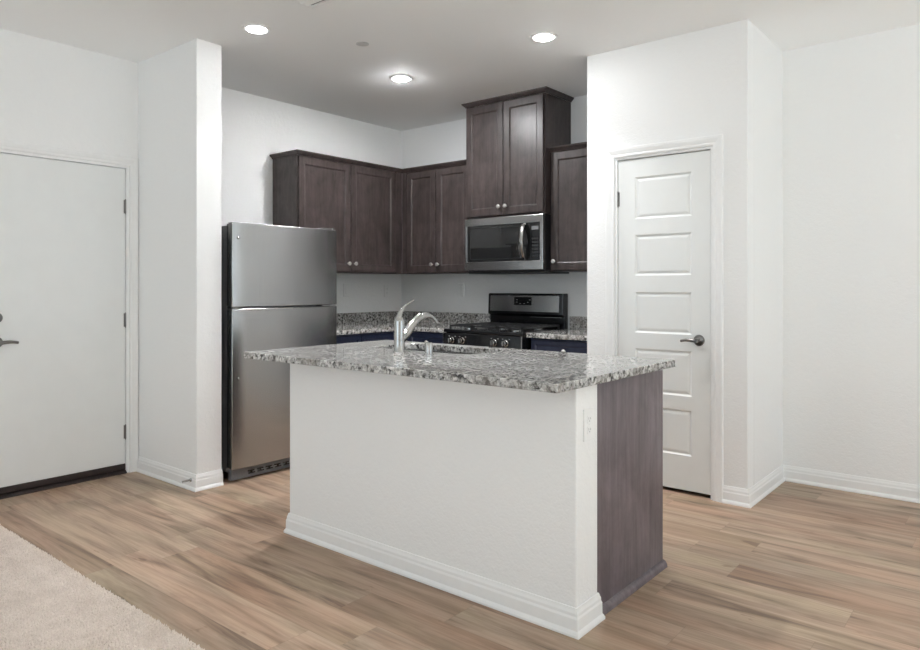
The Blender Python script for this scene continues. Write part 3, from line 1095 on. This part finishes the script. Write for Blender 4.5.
sk = thing('sink', 'stainless sink set under the island worktop behind the faucet', 'sink', ((SKX0 + SKX1) / 2, (SKY0 + SKY1) / 2, 0.66))
rim = rrect(SKX0 - 0.012, SKX1 + 0.012, SKY0 - 0.012, SKY1 + 0.012, 0.095)
bm = bmesh.new()
zs = WZ - 0.0325
L0 = [bm.verts.new((x, y, zs)) for x, y in rim]
L1 = [bm.verts.new((x, y, zs)) for x, y in rrect(SKX0 + 0.002, SKX1 - 0.002, SKY0 + 0.002, SKY1 - 0.002, 0.083)]
L2 = [bm.verts.new((x, y, 0.70)) for x, y in rrect(SKX0 + 0.010, SKX1 - 0.010, SKY0 + 0.010, SKY1 - 0.010, 0.076)]
L3 = [bm.verts.new((x, y, 0.685)) for x, y in rrect(SKX0 + 0.030, SKX1 - 0.030, SKY0 + 0.030, SKY1 - 0.030, 0.06)]
ring_bridge(bm, [L0, L1, L2, L3])
bm.faces.new(L3)
o = obj('bowl', bm, M['steel_h'], sk, smooth=True)
md = o.modifiers.new('gauge', 'SOLIDIFY')
md.thickness = 0.0015
md.offset = 0
bm = lathe(bmesh.new(), [(0.045, 0.686), (0.045, 0.689), (0.03, 0.690), (0.028, 0.687)], ((SKX0 + SKX1) / 2, (SKY0 + SKY1) / 2, 0), 'Z', 24)
obj('drain', bm, M['nickel'], sk, smooth=True)

# faucet
fx, fy = -2.408, 2.470
fc = thing('faucet', 'brushed steel single-lever faucet with arched spout on the island', 'faucet', (fx, fy, WZ))
bm = lathe(bmesh.new(), [(0.0285, 0.0003), (0.0285, 0.004), (0.0265, 0.007), (0.0262, 0.06), (0.0262, 0.150), (0.0245, 0.162), (0.019, 0.170)], (fx, fy, WZ), 'Z', 28)
obj('body', bm, M['nickel'], fc, smooth=True)
P4 = [(0.005, 0.058), (0.050, 0.090), (0.095, 0.135), (0.150, 0.166), (0.205, 0.172), (0.245, 0.155), (0.268, 0.133)]
pts = smooth_path([(fx, fy + a, WZ + b) for a, b in P4], 6)
k = len(pts)
rads = []
for i in range(k):
    u = i / (k - 1)
    rads.append(0.0245 - 0.0085 * u if u < 0.8 else 0.0177 + 0.001 * (u - 0.8) / 0.2)
obj('spout', tube(bmesh.new(), pts, rads, 18), M['nickel'], fc, smooth=True)
pts = smooth_path([(fx, fy - 0.002, WZ + 0.160), (fx, fy + 0.004, WZ + 0.185), (fx, fy + 0.026, WZ + 0.213), (fx, fy + 0.062, WZ + 0.236), (fx, fy + 0.104, WZ + 0.253)], 6)
k = len(pts)
rads = [0.0035 + 0.0165 * max(0.0, 1 - 1.35 * i / (k - 1)) ** 0.9 for i in range(k)]
obj('lever', tube(bmesh.new(), pts, rads, 16, 0.8), M['nickel'], fc, smooth=True)
bm = lathe(bmesh.new(), [(0.024, 0.0003), (0.024, 0.003), (0.0185, 0.0035), (0.0185, 0.052), (0.016, 0.057), (0.006, 0.058)], (-2.216, 2.474, WZ), 'Z', 26)
tag(obj('air_gap_cap', bm, M['nickel'], smooth=True), 'small brushed steel cylinder cap on the island beside the faucet', 'air gap')

# ------------------------------------------------------------------ wall plates


def plate(name, label, cat, x, z, T, loc, style, w=0.072, h=0.117, group=None):
    t = thing(name, label, cat, loc, group)
    obj('plate', bbox(x - w / 2, x + w / 2, -0.006, -0.0003, z - h / 2, z + h / 2, 0.002), M['plate'], t, T=T)
    if style == 'switch':
        bm = bmesh.new()
        box(bm, x - 0.0165, x + 0.0165, -0.0085, -0.0061, z - 0.033, z + 0.033, 0.001)
        obj('rocker', bm, M['plate'], t, T=T)
    else:
        for s in (-1, 1):
            cz = z + s * 0.0195
            rc = obj('receptacle', bbox(x - 0.0165, x + 0.0165, -0.0078, -0.0061, cz - 0.0145, cz + 0.0145, 0.001), M['plate'], t, T=T)
            bm = bmesh.new()
            box(bm, x - 0.0075, x - 0.0055, -0.0083, -0.0077, cz - 0.002, cz + 0.007)
            box(bm, x + 0.0055, x + 0.0075, -0.0083, -0.0077, cz - 0.002, cz + 0.006)
            box(bm, x - 0.002, x + 0.002, -0.0083, -0.0077, cz - 0.009, cz - 0.005)
            obj('slots', bm, M['slot_pale'], rc, T=T)
        obj('screw', lathe(bmesh.new(), [(0.003, 0), (0.003, -0.0012)], (x, -0.006, z), 'Y', 10), M['plate'], t, T=T)
    return t


TWL = frame((XK, 0, 0), 90)
plate('light_switch', 'white rocker switch plate on the left wall nearest the refrigerator', 'switch', 4.178, 1.205, TWL, (XK, 4.178, 1.205), 'switch')
plate('outlet', 'white outlet on the left wall near the corner', 'outlet', 4.680, 1.195, TWL, (XK, 4.680, 1.195), 'outlet')
plate('light_switch', 'white rocker switch plate on the wall left of the range', 'switch', -3.982, 1.207, frame((0, YB, 0), 0), (-3.982, YB, 1.207), 'switch')
plate('outlet', 'white outlet on the end of the island half wall', 'outlet', 2.262, 0.738, frame((IX1, 0, 0), 90), (IX1, 2.262, 0.738), 'outlet')

# door stop spring on the stub baseboard
ds = thing('door_stop', 'small metal spring door stop on the stub wall baseboard', 'door stop', (-3.955, SY0 - 0.014, 0.062))
bm = lathe(bmesh.new(), [(0.011, 0), (0.011, -0.004), (0.007, -0.007)], (-3.955, SY0 - 0.0135, 0.062), 'Y', 16)
obj('base', bm, M['nickel'], ds, smooth=True)
bm = bmesh.new()
hel = [(-3.955 + 0.0048 * math.cos(a), SY0 - 0.0195 - 0.055 * a / (2 * PI * 14), 0.062 + 0.0048 * math.sin(a)) for a in [2 * PI * 14 * i / 168 for i in range(169)]]
tube(bm, hel, 0.0013, 6)
obj('spring', bm, M['nickel'], ds, smooth=True)
obj('tip', lathe(bmesh.new(), [(0.006, 0), (0.0065, -0.008), (0.004, -0.011)], (-3.955, SY0 - 0.074, 0.062), 'Y', 14), M['plate'], ds, smooth=True)

# ------------------------------------------------------------------ ceiling fittings


def downlight(x, y, label, power):
    t = thing('ceiling_light', label, 'ceiling light', (x, y, H), 'recessed lights in the kitchen ceiling')
    bm = bmesh.new()
    lathe(bm, [(0.058, -0.0005), (0.084, -0.0005), (0.082, -0.005), (0.068, -0.008), (0.058, -0.005), (0.058, -0.0005)], (x, y, H), 'Z', 36, cap=False)
    obj('trim_ring', bm, M['trim'], t, smooth=True)
    # domed diffuser: the lamp's own light
    dome = [(0.0570, -0.001)] + [(0.056 * math.cos(R(a_)), -0.006 - 0.012 * math.sin(R(a_))) for a_ in (0, 22, 45, 66, 84)]
    bm = lathe(bmesh.new(), dome, (x, y, H), 'Z', 20)
    obj('lens', bm, emitter('lit_lamp_lens', (0.97, 0.985, 1.0), LAMP * power), t, smooth=True)
    d = bpy.data.lights.new('beam', 'AREA')
    d.shape = 'DISK'
    d.size = 0.11
    d.spread = R(95)
    d.energy = BEAM * min(power, 1.0)
    d.color = (0.97, 0.985, 1.0)
    lo = bpy.data.objects.new('beam', d)
    COL.objects.link(lo)
    lo.parent = t
    lo.location = (0, 0, -0.026)
    return t


downlight(-3.500, 2.400, 'recessed ceiling light nearest the stub wall, leftmost of three', 0.22)
downlight(-2.275, 3.575, 'recessed ceiling light nearest the pantry wall, rightmost of three', 0.5)
downlight(-3.525, 3.635, 'recessed ceiling light lowest in the photo, nearest the back corner cabinets', 3.6)
downlight(-2.275, 2.400, 'recessed ceiling light over the island, just above the photo edge', 0.9)

bm = lathe(bmesh.new(), [(0.040, -0.0003), (0.040, -0.003), (0.034, -0.005)], (-3.208, 2.965, H), 'Z', 28)
tag(obj('sprinkler_cover', bm, M['cover'], smooth=True), 'small round flat cover plate on the ceiling between two lights', 'sprinkler cover')

vx0, vx1, vy0, vy1 = -3.012, -2.672, 2.08, 2.42
vt = thing('ceiling_vent', 'white square ceiling vent cut by the top edge of photo', 'vent', ((vx0 + vx1) / 2, (vy0 + vy1) / 2, H))
bm = bmesh.new()


def sq(x0, x1, y0, y1, rings):
    loops = [[bm.verts.new(p) for p in ((x0 + i, y0 + i, z), (x1 - i, y0 + i, z), (x1 - i, y1 - i, z), (x0 + i, y1 - i, z))] for i, z in rings]
    ring_bridge(bm, loops)


sq(vx0, vx1, vy0, vy1, [(0, H - 0.0005), (0.002, H - 0.006), (0.028, H - 0.008), (0.032, H - 0.001)])
obj('frame', bm, M['trim'], vt)
for k in range(7):
    y = vy0 + 0.045 + k * 0.034
    bm = bmesh.new()
    a = [bm.verts.new(p) for p in ((vx0 + 0.032, y, H - 0.001), (vx1 - 0.032, y, H - 0.001), (vx1 - 0.032, y + 0.024, H - 0.016), (vx0 + 0.032, y + 0.024, H - 0.016))]
    b = [bm.verts.new((v.co.x, v.co.y + 0.003, v.co.z)) for v in a]
    ring_bridge(bm, [a, b])
    bm.faces.new(a)
    bm.faces.new(b[::-1])
    obj('louvre', bm, M['trim'], vt)
obj('duct_back', bbox(vx0 + 0.034, vx1 - 0.034, vy0 + 0.034, vy1 - 0.034, H - 0.0012, H - 0.0004), M['slot'], vt)
